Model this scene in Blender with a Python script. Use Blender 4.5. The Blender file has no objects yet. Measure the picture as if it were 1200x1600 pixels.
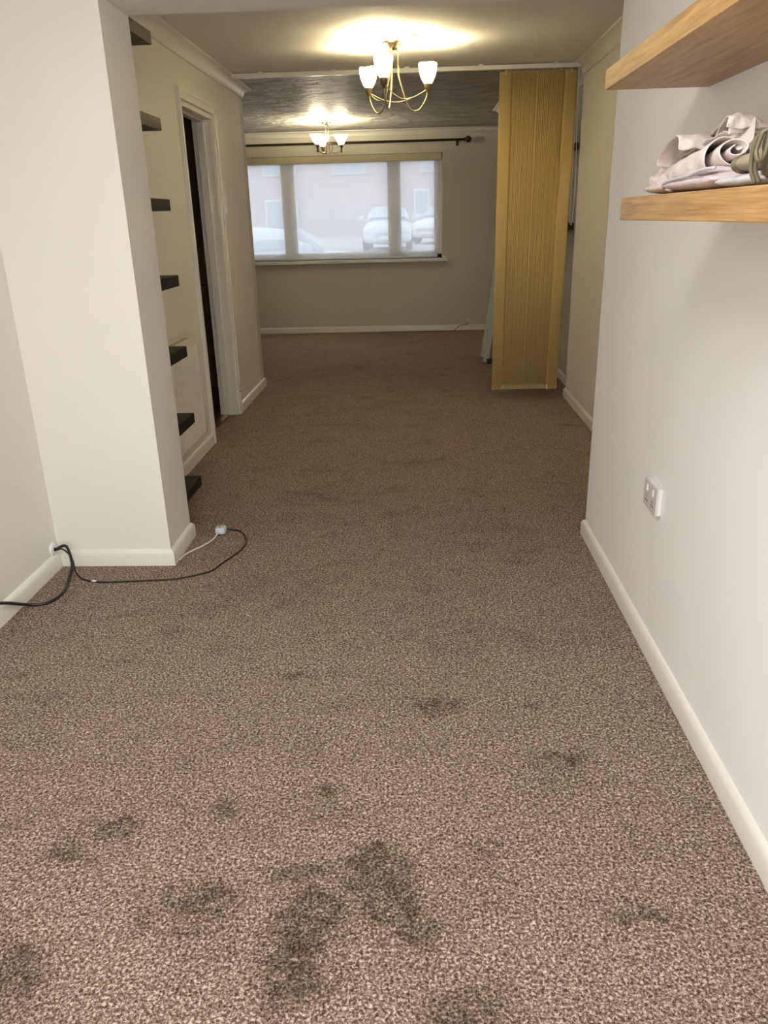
import bpy, bmesh, math, random
from math import pi, sin, cos, radians
from mathutils import Vector, Matrix

C = bpy.context.scene.collection
R = math.radians

# ------------------------------------------------------------------ camera
cam_d = bpy.data.cameras.new('camera'); cam = bpy.data.objects.new('camera', cam_d); C.objects.link(cam)
cam_d.sensor_fit = 'VERTICAL'; cam_d.sensor_height = 36.0; cam_d.lens = 1206.8 / 1600 * 36
cam_d.clip_start = 0.05; cam_d.clip_end = 300
YAW, PITCH, ROLL = -0.0473737, 0.3640243, -0.0258413
F = Vector((sin(YAW) * cos(PITCH), cos(YAW) * cos(PITCH), -sin(PITCH)))
R0 = Vector((cos(YAW), -sin(YAW), 0)); U0 = R0.cross(F)
RR = R0 * cos(ROLL) + U0 * sin(ROLL); UU = U0 * cos(ROLL) - R0 * sin(ROLL)
m = Matrix((RR, UU, -F)).transposed().to_4x4(); m.translation = Vector((0, 0, 1.34))
cam.matrix_world = m
bpy.context.scene.camera = cam

# ------------------------------------------------------------------ world, lights, exposure
vs = bpy.context.scene.view_settings
vs.view_transform = 'Standard'; vs.look = 'None'; vs.gamma = 1.0; vs.use_curve_mapping = False
vs.exposure = 0.88
w = bpy.data.worlds.new('sky'); bpy.context.scene.world = w; w.use_nodes = True
nt = w.node_tree; bg = nt.nodes['Background']
tc = nt.nodes.new('ShaderNodeTexCoord'); sp = nt.nodes.new('ShaderNodeSeparateXYZ'); rp = nt.nodes.new('ShaderNodeValToRGB')
nt.links.new(tc.outputs['Generated'], sp.inputs[0]); nt.links.new(sp.outputs['Z'], rp.inputs[0]); nt.links.new(rp.outputs[0], bg.inputs[0])
rp.color_ramp.elements[0].color = (0.88, 0.90, 0.92, 1); rp.color_ramp.elements[1].color = (0.80, 0.86, 0.94, 1)
bg.inputs[1].default_value = 1.0

def area(name, loc, direction, sx, sy, power, col):
    d = bpy.data.lights.new(name, 'AREA'); d.shape = 'RECTANGLE'; d.size = sx; d.size_y = sy; d.energy = power; d.color = col
    o = bpy.data.objects.new(name, d); C.objects.link(o); o.location = loc
    o.rotation_euler = Vector(direction).to_track_quat('-Z', 'Z').to_euler()
    return o
# unseen area lights added to brighten the near walls; the front window is lit by the sky itself
area('added_rear_light', (-0.42, -0.41, 1.0), (0, 1, -0.02), 2.0, 1.95, 9.3, (1.0, 0.985, 0.965))
area('added_overhead_light', (-0.35, 0.75, 2.37), (0, 0, -1), 1.3, 1.0, 16.0, (1.0, 0.985, 0.975))  # overhead fill added for the side walls, roof window only assumed
LAMP_W = 8.2
LAMP_COL = (1.0, 0.85, 0.56)

# ------------------------------------------------------------------ materials
MATS = {}
def mat(name, col, rough=0.6, metal=0.0, **kw):
    if name in MATS: return MATS[name]
    mt = bpy.data.materials.new(name); mt.use_nodes = True
    b = mt.node_tree.nodes['Principled BSDF']
    b.inputs['Base Color'].default_value = (*col, 1); b.inputs['Roughness'].default_value = rough; b.inputs['Metallic'].default_value = metal
    n = mt.node_tree.nodes; l = mt.node_tree.links
    bump = kw.get('bump'); var = kw.get('var')
    if bump or var:
        t = n.new('ShaderNodeTexCoord'); mp = n.new('ShaderNodeMapping'); l.new(t.outputs['Object'], mp.inputs[0])
        mp.inputs['Scale'].default_value = kw.get('stretch', (1, 1, 1))
    if bump:
        no = n.new('ShaderNodeTexNoise'); no.inputs['Scale'].default_value = bump[0]; no.inputs['Detail'].default_value = 4
        bp = n.new('ShaderNodeBump'); bp.inputs['Strength'].default_value = bump[1]; bp.inputs['Distance'].default_value = bump[2]
        l.new(mp.outputs[0], no.inputs['Vector']); l.new(no.outputs['Fac'], bp.inputs['Height']); l.new(bp.outputs[0], b.inputs['Normal'])
    if var:
        no = n.new('ShaderNodeTexNoise'); no.inputs['Scale'].default_value = var[0]; no.inputs['Detail'].default_value = 5
        r = n.new('ShaderNodeValToRGB'); r.color_ramp.elements[0].position = .35; r.color_ramp.elements[1].position = .65
        r.color_ramp.elements[0].color = (*[c * var[1] for c in col], 1); r.color_ramp.elements[1].color = (*[min(1, c * var[2]) for c in col], 1)
        l.new(mp.outputs[0], no.inputs['Vector']); l.new(no.outputs['Fac'], r.inputs[0]); l.new(r.outputs[0], b.inputs['Base Color'])
    MATS[name] = mt
    return mt

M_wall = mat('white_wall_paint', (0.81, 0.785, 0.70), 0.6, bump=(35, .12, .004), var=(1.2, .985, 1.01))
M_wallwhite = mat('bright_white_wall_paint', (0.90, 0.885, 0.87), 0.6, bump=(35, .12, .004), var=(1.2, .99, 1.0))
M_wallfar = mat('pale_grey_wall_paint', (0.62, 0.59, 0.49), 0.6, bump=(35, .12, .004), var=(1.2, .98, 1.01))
M_ceil = mat('matt_ceiling_paint', (0.76, 0.74, 0.66), 0.8, bump=(20, .1, .004))
M_gloss = mat('cream_gloss_paint', (0.81, 0.785, 0.70), 0.28, bump=(12, .12, .004), var=(6, .97, 1.0))
M_cornice = mat('cornice_plaster', (0.76, 0.73, 0.65), 0.55)
M_upvc = mat('white_plastic', (0.80, 0.80, 0.78), 0.3)
M_black = mat('black_brown_laminate', (0.010, 0.009, 0.006), 0.5)
M_black.node_tree.nodes['Principled BSDF'].inputs['Specular IOR Level'].default_value = 0.12
M_blackcord = mat('black_rubber', (0.008, 0.008, 0.010), 0.4)
M_whitecord = mat('off_white_cord', (0.72, 0.66, 0.55), 0.45)
M_plug = mat('plug_plastic', (0.62, 0.66, 0.72), 0.35)
M_socket = mat('socket_plastic', (0.66, 0.60, 0.60), 0.35)
M_rad = mat('radiator_enamel', (0.78, 0.73, 0.60), 0.35)
M_grille = mat('radiator_grille', (0.45, 0.40, 0.30), 0.5)
M_brass = mat('antique_brass', (0.55, 0.46, 0.29), 0.3, 1.0)
M_bronze = mat('dark_bronze', (0.10, 0.085, 0.065), 0.35, 0.9)
M_cup = mat('lamp_cup_brass', (0.20, 0.15, 0.09), 0.35, 0.8)
M_rod = mat('dark_rod_metal', (0.06, 0.04, 0.03), 0.35, 0.6)
M_darkwood = mat('dark_brown_wood', (0.10, 0.045, 0.018), 0.45, stretch=(14, 14, 1), var=(3, .7, 1.25))
M_deepwood = mat('very_dark_wood', (0.05, 0.018, 0.010), 0.45, stretch=(1, 14, 14), var=(3, .7, 1.2))
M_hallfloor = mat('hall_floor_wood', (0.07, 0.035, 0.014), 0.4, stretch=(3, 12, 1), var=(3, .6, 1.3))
M_steel = mat('chrome', (0.6, 0.6, 0.6), 0.2, 1.0)
M_alu = mat('ladder_aluminium', (0.50, 0.52, 0.46), 0.42, 0.35)
M_cassette = mat('beige_blind_header', (0.56, 0.50, 0.34), 0.6)
M_cloth = mat('pale_pink_linen', (0.73, 0.63, 0.59), 0.9, bump=(160, .25, .002), var=(9, .93, 1.03))
M_lilac = mat('pale_lilac_cotton', (0.60, 0.50, 0.51), 0.9, bump=(200, .3, .002), var=(12, .92, 1.04))
M_whitecl = mat('white_cotton', (0.52, 0.50, 0.51), 0.9, bump=(200, .3, .002))
M_sleeve = mat('grey_brown_cloth', (0.27, 0.22, 0.15), 0.9, bump=(180, .4, .002), var=(20, .75, 1.2))
M_olive = mat('olive_leather', (0.075, 0.065, 0.032), 0.42, bump=(45, .5, .006), var=(16, .6, 1.5))
M_oliveed = mat('olive_piping', (0.15, 0.13, 0.07), 0.4)
M_dark = mat('dark_slot', (0.01, 0.01, 0.01), 0.6)

def wood_mat():
    mt = bpy.data.materials.new('oak_veneer'); mt.use_nodes = True
    n = mt.node_tree.nodes; l = mt.node_tree.links; b = n['Principled BSDF']; b.inputs['Roughness'].default_value = 0.38
    t = n.new('ShaderNodeTexCoord'); mp = n.new('ShaderNodeMapping'); mp.inputs['Scale'].default_value = (16, 1.6, 34)
    l.new(t.outputs['Object'], mp.inputs[0])
    no = n.new('ShaderNodeTexNoise'); no.inputs['Scale'].default_value = 3.2; no.inputs['Detail'].default_value = 7; no.inputs['Distortion'].default_value = .25
    l.new(mp.outputs[0], no.inputs['Vector'])
    r = n.new('ShaderNodeValToRGB'); cr = r.color_ramp
    cr.elements[0].position = .30; cr.elements[0].color = (0.31, 0.155, 0.045, 1)
    cr.elements[1].position = .68; cr.elements[1].color = (0.53, 0.31, 0.118, 1)
    e = cr.elements.new(.48); e.color = (0.42, 0.23, 0.074, 1)
    l.new(no.outputs['Fac'], r.inputs[0])
    mp2 = n.new('ShaderNodeMapping'); mp2.inputs['Scale'].default_value = (60, 3, 120); l.new(t.outputs['Object'], mp2.inputs[0])
    n2 = n.new('ShaderNodeTexNoise'); n2.inputs['Scale'].default_value = 4; n2.inputs['Detail'].default_value = 3; l.new(mp2.outputs[0], n2.inputs['Vector'])
    mx = n.new('ShaderNodeMix'); mx.data_type = 'RGBA'; mx.blend_type = 'OVERLAY'; mx.inputs[0].default_value = .35
    l.new(r.outputs[0], mx.inputs[6]); l.new(n2.outputs['Fac'], mx.inputs[7]); l.new(mx.outputs[2], b.inputs['Base Color'])
    bp = n.new('ShaderNodeBump'); bp.inputs['Strength'].default_value = .12; bp.inputs['Distance'].default_value = .002
    l.new(n2.outputs['Fac'], bp.inputs['Height']); l.new(bp.outputs[0], b.inputs['Normal'])
    return mt
M_oak = wood_mat()

def artex_mat():
    mt = bpy.data.materials.new('textured_ceiling'); mt.use_nodes = True
    n = mt.node_tree.nodes; l = mt.node_tree.links; b = n['Principled BSDF']; b.inputs['Roughness'].default_value = 0.55
    b.inputs['Base Color'].default_value = (0.50, 0.47, 0.39, 1)
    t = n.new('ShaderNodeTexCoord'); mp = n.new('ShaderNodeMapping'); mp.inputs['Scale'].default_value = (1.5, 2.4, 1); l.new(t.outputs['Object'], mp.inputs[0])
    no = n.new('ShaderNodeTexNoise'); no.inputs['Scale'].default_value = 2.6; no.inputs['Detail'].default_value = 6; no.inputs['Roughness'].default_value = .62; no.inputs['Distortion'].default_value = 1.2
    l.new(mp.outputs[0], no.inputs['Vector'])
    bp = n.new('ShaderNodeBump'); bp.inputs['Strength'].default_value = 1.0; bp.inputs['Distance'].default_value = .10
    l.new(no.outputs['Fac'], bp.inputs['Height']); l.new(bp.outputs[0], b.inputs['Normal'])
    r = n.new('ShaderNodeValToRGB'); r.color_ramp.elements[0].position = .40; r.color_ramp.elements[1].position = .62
    r.color_ramp.elements[0].color = (0.36, 0.33, 0.27, 1); r.color_ramp.elements[1].color = (0.58, 0.55, 0.46, 1)  # light and shade of the relief painted into the ceiling colour
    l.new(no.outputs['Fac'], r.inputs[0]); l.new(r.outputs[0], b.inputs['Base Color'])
    return mt
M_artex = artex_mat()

def carpet_mat():
    mt = bpy.data.materials.new('speckled_taupe_carpet'); mt.use_nodes = True
    n = mt.node_tree.nodes; l = mt.node_tree.links; b = n['Principled BSDF']
    b.inputs['Roughness'].default_value = 1.0
    try: b.inputs['Specular IOR Level'].default_value = 0.12
    except Exception: pass
    t = n.new('ShaderNodeTexCoord')
    def noise(scale, detail, rough=.5, dist=0, st=(1, 1, 1)):
        mp = n.new('ShaderNodeMapping'); mp.inputs['Scale'].default_value = st; l.new(t.outputs['Object'], mp.inputs[0])
        no = n.new('ShaderNodeTexNoise'); no.inputs['Scale'].default_value = scale; no.inputs['Detail'].default_value = detail
        no.inputs['Roughness'].default_value = rough; no.inputs['Distortion'].default_value = dist
        l.new(mp.outputs[0], no.inputs['Vector']); return no.outputs['Fac']
    def math_(op, a, b_=None, clamp=False):
        q = n.new('ShaderNodeMath'); q.operation = op; q.use_clamp = clamp
        for i, v in enumerate((a, b_)):
            if v is None: continue
            if isinstance(v, (int, float)): q.inputs[i].default_value = v
            else: l.new(v, q.inputs[i])
        return q.outputs[0]
    def ramp(f, stops):
        r = n.new('ShaderNodeValToRGB'); cr = r.color_ramp
        while len(cr.elements) < len(stops): cr.elements.new(.5)
        for e, (p_, c_) in zip(cr.elements, stops): e.position = p_; e.color = (*c_, 1)
        l.new(f, r.inputs[0]); return r.outputs[0]
    fine = noise(165, 2.5, .65, .6)
    col = ramp(fine, [(.33, (0.055, 0.030, 0.018)), (.46, (0.168, 0.114, 0.079)), (.55, (0.32, 0.238, 0.178)), (.66, (0.62, 0.51, 0.42))])
    # brushed pile patches: soft footmarks where the pile lies the other way
    marks = [(-.215, 1.20, .045, .035), (-.235, 1.14, .05, .04), (-.245, 1.03, .045, .05), (-.24, 1.08, .04, .03), (-.09, 1.35, .035, .03), (-.07, 1.25, .04, .06),
             (-.13, 1.28, .03, .03), (-.02, 1.15, .045, .035), (-.05, 1.20, .03, .03), (-.45, 1.23, .05, .03), (-.50, 1.19, .045, .03), (-.48, 1.50, .03, .02), (-.73, 1.43, .05, .025),
             (-.237, 1.56, .03, .012), (.05, 1.91, .045, .03), (.32, 1.91, .03, .015), (.08, .98, .07, .04), (.15, 1.36, .03, .015), (.37, 1.68, .04, .02),
             (-.80, 1.04, .07, .05), (-.26, 1.3, .05, .02), (.45, 1.2, .05, .02), (.0, .90, .09, .02), (-.81, 1.34, .04, .02), (-.38, 2.07, .03, .012)]
    sep = n.new('ShaderNodeSeparateXYZ')
    wob = noise(9, 6, .75); wob2 = noise(11.7, 6, .75, 0, (1, 1.3, 1))
    l.new(t.outputs['Object'], sep.inputs[0])
    X = math_('ADD', sep.outputs[0], math_('MULTIPLY', math_('SUBTRACT', wob, .5), .24))
    Y = math_('ADD', sep.outputs[1], math_('MULTIPLY', math_('SUBTRACT', wob2, .5), .24))
    tot = None
    for (mx_, my_, sx_, sy_) in marks:
        dx = math_('MULTIPLY', math_('SUBTRACT', X, mx_), 1 / sx_); dy = math_('MULTIPLY', math_('SUBTRACT', Y, my_), 1 / sy_)
        d2 = math_('ADD', math_('MULTIPLY', dx, dx), math_('MULTIPLY', dy, dy))
        g = math_('POWER', 2.718, math_('MULTIPLY', d2, -.6))
        tot = g if tot is None else math_('ADD', tot, g)
    brk = n.new('ShaderNodeMapRange'); brk.inputs[1].default_value = .36; brk.inputs[2].default_value = .60; l.new(noise(26, 5, .7, .4), brk.inputs[0])
    tot = math_('MULTIPLY', math_('MINIMUM', math_('MULTIPLY', tot, 1.25), 1.0), math_('ADD', math_('MULTIPLY', brk.outputs[0], .65), .35))
    big = noise(2.1, 6, .68, .9, (1.0, 1.7, 1)); big2 = noise(6.0, 7, .7, .8, (1, 1.5, 1))
    patch = n.new('ShaderNodeMapRange'); patch.inputs[1].default_value = .52; patch.inputs[2].default_value = .70; l.new(big, patch.inputs[0])
    patch2 = n.new('ShaderNodeMapRange'); patch2.inputs[1].default_value = .53; patch2.inputs[2].default_value = .68; l.new(big2, patch2.inputs[0])
    dark = math_('ADD', math_('MULTIPLY', patch.outputs[0], .22), math_('MULTIPLY', patch2.outputs[0], .24))
    dark = math_('ADD', dark, math_('MULTIPLY', tot, .66))
    tint = n.new('ShaderNodeMix'); tint.data_type = 'RGBA'
    tint.inputs[6].default_value = (1, 1, 1, 1); tint.inputs[7].default_value = (.12, .06, .03, 1); l.new(math_('MINIMUM', dark, .74), tint.inputs[0])
    mul = n.new('ShaderNodeMix'); mul.data_type = 'RGBA'; mul.blend_type = 'MULTIPLY'; mul.inputs[0].default_value = 1
    l.new(col, mul.inputs[6]); l.new(tint.outputs[2], mul.inputs[7])
    l.new(mul.outputs[2], b.inputs['Base Color'])
    bp = n.new('ShaderNodeBump'); bp.inputs['Strength'].default_value = .7; bp.inputs['Distance'].default_value = .006
    l.new(fine, bp.inputs['Height']); l.new(bp.outputs[0], b.inputs['Normal'])
    return mt
M_carpet = carpet_mat()

def shade_mat(name, strength, col):
    mt = bpy.data.materials.new(name); mt.use_nodes = True
    n = mt.node_tree.nodes; l = mt.node_tree.links; b = n['Principled BSDF']; out = n['Material Output']
    b.inputs['Base Color'].default_value = (0.9, 0.85, 0.7, 1); b.inputs['Roughness'].default_value = .25
    b.inputs['Emission Color'].default_value = (*col, 1); b.inputs['Emission Strength'].default_value = strength
    tr = n.new('ShaderNodeBsdfTranslucent'); tr.inputs[0].default_value = (.92, .80, .55, 1)
    mx = n.new('ShaderNodeMixShader'); mx.inputs[0].default_value = .85
    l.new(b.outputs[0], mx.inputs[1]); l.new(tr.outputs[0], mx.inputs[2]); l.new(mx.outputs[0], out.inputs[0])
    return mt
M_shade = shade_mat('lit_frosted_glass', 0.30, (1, .84, .42))
M_bulb = mat('lit_bulb', (1, 1, 1), .5); M_bulb.node_tree.nodes['Principled BSDF'].inputs['Emission Color'].default_value = (1, .9, .62, 1)
M_bulb.node_tree.nodes['Principled BSDF'].inputs['Emission Strength'].default_value = 14

def sheer_mat():
    mt = bpy.data.materials.new('sheer_blind_fabric'); mt.use_nodes = True
    n = mt.node_tree.nodes; l = mt.node_tree.links; out = n['Material Output']; n.remove(n['Principled BSDF'])
    t = n.new('ShaderNodeBsdfTransparent'); tr = n.new('ShaderNodeBsdfTranslucent'); tr.inputs[0].default_value = (.93, .95, .98, 1)
    d = n.new('ShaderNodeBsdfDiffuse'); d.inputs[0].default_value = (.85, .86, .88, 1)
    a = n.new('ShaderNodeMixShader'); a.inputs[0].default_value = .25; l.new(tr.outputs[0], a.inputs[1]); l.new(d.outputs[0], a.inputs[2])
    m_ = n.new('ShaderNodeMixShader'); m_.inputs[0].default_value = .56; l.new(t.outputs[0], m_.inputs[1]); l.new(a.outputs[0], m_.inputs[2])
    l.new(m_.outputs[0], out.inputs[0]); return mt
M_sheer = sheer_mat()
def glass_mat():
    mt = bpy.data.materials.new('window_glass'); mt.use_nodes = True
    n = mt.node_tree.nodes; l = mt.node_tree.links; out = n['Material Output']; n.remove(n['Principled BSDF'])
    t = n.new('ShaderNodeBsdfTransparent'); g = n.new('ShaderNodeBsdfGlossy'); g.inputs['Roughness'].default_value = .02
    m_ = n.new('ShaderNodeMixShader'); m_.inputs[0].default_value = .012; l.new(t.outputs[0], m_.inputs[1]); l.new(g.outputs[0], m_.inputs[2])
    l.new(m_.outputs[0], out.inputs[0]); return mt
M_glass = glass_mat()
def vane_mat():
    mt = bpy.data.materials.new('yellow_blind_fabric'); mt.use_nodes = True
    n = mt.node_tree.nodes; l = mt.node_tree.links; b = n['Principled BSDF']; out = n['Material Output']
    b.inputs['Base Color'].default_value = (0.80, 0.61, 0.25, 1); b.inputs['Roughness'].default_value = .75
    tr = n.new('ShaderNodeBsdfTranslucent'); tr.inputs[0].default_value = (0.85, .65, .28, 1)
    mx = n.new('ShaderNodeMixShader'); mx.inputs[0].default_value = .3
    l.new(b.outputs[0], mx.inputs[1]); l.new(tr.outputs[0], mx.inputs[2]); l.new(mx.outputs[0], out.inputs[0]); return mt
M_vane = vane_mat()
M_clear = mat('clear_plastic_weight', (0.62, 0.52, 0.30), .3)

# ------------------------------------------------------------------ mesh helpers
def B(): return bmesh.new()
def box(bm, a, b, bev=0):
    vs_ = [bm.verts.new((x, y, z)) for x in (a[0], b[0]) for y in (a[1], b[1]) for z in (a[2], b[2])]
    fs = [bm.faces.new([vs_[i] for i in f]) for f in ((0, 1, 3, 2), (4, 6, 7, 5), (0, 4, 5, 1), (2, 3, 7, 6), (0, 2, 6, 4), (1, 5, 7, 3))]
    if bev:
        es = list({e for f in fs for e in f.edges})
        bmesh.ops.bevel(bm, geom=es, offset=bev, segments=2, affect='EDGES', profile=.6)
def lathe(bm, prof, c=(0, 0, 0), n=32, cap=False):
    rings = []
    for (r, z) in prof:
        rings.append([bm.verts.new((c[0] + r * cos(2 * pi * i / n), c[1] + r * sin(2 * pi * i / n), c[2] + z)) for i in range(n)])
    for a, b in zip(rings, rings[1:]):
        for i in range(n): bm.faces.new((a[i], a[(i + 1) % n], b[(i + 1) % n], b[i]))
    if cap: bm.faces.new(rings[0][::-1]); bm.faces.new(rings[-1])
def smooth_pts(pts, k=8):
    pts = [Vector(p) for p in pts]; out = []
    P = [pts[0] * 2 - pts[1]] + pts + [pts[-1] * 2 - pts[-2]]
    for i in range(1, len(P) - 2):
        for j in range(k):
            t = j / k; a, b, c, d = P[i - 1:i + 3]
            out.append(.5 * ((2 * b) + (c - a) * t + (2 * a - 5 * b + 4 * c - d) * t * t + (-a + 3 * b - 3 * c + d) * t ** 3))
    out.append(pts[-1]); return out
def tube(bm, pts, r, n=8, k=8, rf=None):
    pts = smooth_pts(pts, k) if k else [Vector(p) for p in pts]
    T = (pts[1] - pts[0]).normalized(); up = Vector((0, 0, 1)) if abs(T.z) < .9 else Vector((1, 0, 0))
    N = T.cross(up).normalized(); rings = []
    for i, p in enumerate(pts):
        T2 = (pts[min(i + 1, len(pts) - 1)] - pts[max(i - 1, 0)]).normalized()
        N = (N - T2 * N.dot(T2)).normalized(); Bn = T2.cross(N)
        rr = r if rf is None else r * rf(i / (len(pts) - 1))
        rings.append([bm.verts.new(p + (N * cos(2 * pi * j / n) + Bn * sin(2 * pi * j / n)) * rr) for j in range(n)])
    for a, b in zip(rings, rings[1:]):
        for j in range(n): bm.faces.new((a[j], a[(j + 1) % n], b[(j + 1) % n], b[j]))
    bm.faces.new(rings[0][::-1]); bm.faces.new(rings[-1])
def prism(bm, prof, axis, t0, t1, wall=0, sgn=1, m0=0, m1=0):
    """extrude a closed profile [(u,v)] along axis 'x' or 'y'; u is the other horizontal axis, v is height"""
    def P(u, v, t): return (t, u, v) if axis == 'x' else (u, t, v)
    a = [bm.verts.new(P(u, v, t0 - m0 * (u - wall) * sgn)) for u, v in prof]; b = [bm.verts.new(P(u, v, t1 + m1 * (u - wall) * sgn)) for u, v in prof]
    n = len(prof)
    for i in range(n): bm.faces.new((a[i], a[(i + 1) % n], b[(i + 1) % n], b[i]))
    bm.faces.new(a[::-1]); bm.faces.new(b)
def obj(name, bm, material, parent=None, smooth=False, sub=0, solid=0):
    bmesh.ops.recalc_face_normals(bm, faces=bm.faces[:])
    me = bpy.data.meshes.new(name); bm.to_mesh(me); bm.free(); me.materials.append(material)
    o = bpy.data.objects.new(name, me); C.objects.link(o)
    if parent: o.parent = parent
    if smooth:
        for p in me.polygons: p.use_smooth = True
    if solid: s = o.modifiers.new('thick', 'SOLIDIFY'); s.thickness = solid; s.offset = 0
    if sub: s = o.modifiers.new('sub', 'SUBSURF'); s.levels = sub; s.render_levels = sub
    return o
def angle_smooth(o, a=35):
    me = o.data
    for p in me.polygons: p.use_smooth = True
    b = bmesh.new(); b.from_mesh(me)
    for e in b.edges:
        if len(e.link_faces) == 2 and e.calc_face_angle(0) > radians(a): e.smooth = False
    b.to_mesh(me); b.free(); return o
def tag(o, label, cat, group=None, kind=None):
    o['label'] = label; o['category'] = cat
    if group: o['group'] = group
    if kind: o['kind'] = kind
    return o
def thing(name, label, cat, loc=(0, 0, 0), group=None, kind=None):
    o = bpy.data.objects.new(name, None); C.objects.link(o); o.location = loc; o.empty_display_size = .05
    return tag(o, label, cat, group, kind)
def struct(name, bm, m_, label, cat):
    return tag(obj(name, bm, m_), label, cat, kind='structure')
def bxo(*boxes, bev=0):
    bm = B()
    for a, b in boxes: box(bm, a, b, bev)
    return bm

# ------------------------------------------------------------------ room shell
H = 2.29
XL, XN, XA, XR, XR2, XR3 = -1.512, -1.033, -1.325, 0.740, 1.155, 1.242
YB, YN0, YN1, YE, YS, YF = -0.40, 2.92, 3.215, 6.63, 6.02, 9.90
XFL = -3.0
bm = B(); box(bm, (XFL, YB, -.06), (1.5, YF + .02, 0))
struct('floor', bm, M_carpet, 'taupe brown speckled carpet with dark scuffed pile marks', 'floor')
struct('ceiling', bxo(((XA - .1, YN1, H), (1.5, 6.02, H + .1))), M_ceil, 'smooth off-white ceiling around the nearer brass chandelier', 'ceiling')
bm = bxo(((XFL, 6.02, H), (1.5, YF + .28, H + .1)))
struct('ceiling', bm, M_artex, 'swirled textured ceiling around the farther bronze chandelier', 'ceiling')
struct('ceiling', bxo(((XL - .1, YB, H), (-1.02, YN0, H + .1)), ((.32, YB, H), (.84, YN0, H + .1)), ((-1.02, YB, H), (.32, .23, H + .1)), ((-1.02, 1.27, H), (.32, YN0, H + .1))), M_ceil, 'flat ceiling of the rear extension overhead, before the beam', 'ceiling')  # gap left for the added overhead light
struct('wall_left', bxo(((XL - .1, YB, 0), (XL, YN0, H))), M_wall, 'cream white wall at far left of the photo with a cable plate', 'wall')
struct('wall_pier', bxo(((XL - .1, YN0, 0), (XN, YN1, H))), M_wall, 'white projecting wall pier hiding the ends of the black shelves', 'wall')
struct('trim_1', bxo(((XN, YN0, 2.045), (XR, YN1, H))), M_wall, 'white painted beam spanning the opening overhead', 'beam')
struct('wall_right', bxo(((XR, YB, 0), (XR + .1, YN1, H))), M_wallwhite, 'white wall at right carrying the oak shelves and socket', 'wall')
struct('wall_right_recess', bxo(((XR + .1, YN1 - .1, 0), (XR2 + .12, YN1, H)), ((XR2, YN1, 0), (XR2 + .12, YS, H))), M_wall, 'cream wall set back between the oak shelves and the yellow blind', 'wall')
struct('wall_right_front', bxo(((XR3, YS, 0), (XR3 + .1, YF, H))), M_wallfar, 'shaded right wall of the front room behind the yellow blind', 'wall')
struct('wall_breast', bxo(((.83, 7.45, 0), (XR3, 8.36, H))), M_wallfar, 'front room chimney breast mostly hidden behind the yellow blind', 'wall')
DY0, DY1, DZ = 4.83, 5.590, 1.995
struct('wall_left_recess', bxo(((XA - .12, YN1, 0), (XA, DY0, H)), ((XA - .12, DY1, 0), (XA, YE - .12, H)), ((XA - .12, DY0, DZ), (XA, DY1, H)), ), M_wall,
       'cream wall with the radiator and the open doorway', 'wall')
struct('wall_return', bxo(((XFL, YE - .12, 0), (XA, YE, H))), M_wallfar, 'side return of the cream wall end facing the front room', 'wall')
struct('wall_front_left', bxo(((XFL - .1, YE - .12, 0), (XFL, YF, H))), M_wallfar, 'left wall of the front room out of sight round the corner', 'wall')
WX0, WX1, WZ0, WZ1 = -2.75, .318, .865, 2.035
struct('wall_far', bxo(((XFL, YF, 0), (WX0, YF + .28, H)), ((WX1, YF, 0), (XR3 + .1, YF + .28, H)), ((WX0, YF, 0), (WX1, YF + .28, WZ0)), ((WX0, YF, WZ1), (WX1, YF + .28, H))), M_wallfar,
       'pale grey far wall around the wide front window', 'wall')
# back wall with an assumed opening for the added rear light
struct('wall_back', bxo(((XL - .1, YB - .1, 0), (-1.3, YB, H)), ((.6, YB - .1, 0), (.84, YB, H)), ((-1.3, YB - .1, 2.1), (.6, YB, H))), M_wall, 'rear wall behind the camera around an assumed opening', 'wall')
# hall beyond the door
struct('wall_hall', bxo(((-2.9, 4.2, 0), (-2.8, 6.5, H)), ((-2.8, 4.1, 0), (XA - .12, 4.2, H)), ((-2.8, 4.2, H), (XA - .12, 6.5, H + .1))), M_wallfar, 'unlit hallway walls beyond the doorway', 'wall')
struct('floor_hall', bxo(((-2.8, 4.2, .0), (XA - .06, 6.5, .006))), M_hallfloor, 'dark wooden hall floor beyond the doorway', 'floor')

# ---- skirting boards
SK = [(0, 0), (.016, 0), (.016, .050), (.012, .061), (.005, .068), (0, .070)]
def skirt(name, runs, label):
    bm = B()
    for ax, fixed, sgn, t0, t1, m0, m1 in runs: prism(bm, [(fixed + sgn * u, v_) for u, v_ in SK], ax, t0, t1, fixed, sgn, m0, m1)
    angle_smooth(struct(name, bm, M_gloss, label, 'skirting board'))
skirt('baseboard_left', [('y', XL, 1, YB, YN0, 0, -1)], 'cream gloss skirting along the left wall under the cable plate')
skirt('baseboard_pier', [('x', YN0, -1, XL, XN, -1, 1), ('y', XN, 1, YN0, YN1, 1, 1), ('x', YN1, 1, XA, XN, -1, 1)], 'cream gloss skirting wrapping the projecting left pier')
skirt('baseboard_right', [('y', XR, -1, YB, YN1, 0, 1)], 'white gloss skirting along the right wall below the socket')
skirt('baseboard_right_recess', [('y', XR2, -1, YN1, YS, -1, 1), ('x', YS, 1, XR2, XR3, 1, -1)], 'shaded skirting on the recessed right wall before the yellow blind')
skirt('baseboard_right_front', [('y', XR3, -1, YS, 7.45, -1, -1), ('x', 7.45, -1, .83, XR3, 1, -1), ('y', .83, -1, 7.45, 8.36, 1, 1), ('x', 8.36, 1, .83, XR3, 1, -1), ('y', XR3, -1, 8.36, YF, -1, -1)], 'skirting of the front room behind the yellow blind')
skirt('baseboard_far', [('x', YF, -1, XFL, XR3, -1, -1)], 'thin cream skirting under the far window wall')
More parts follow.
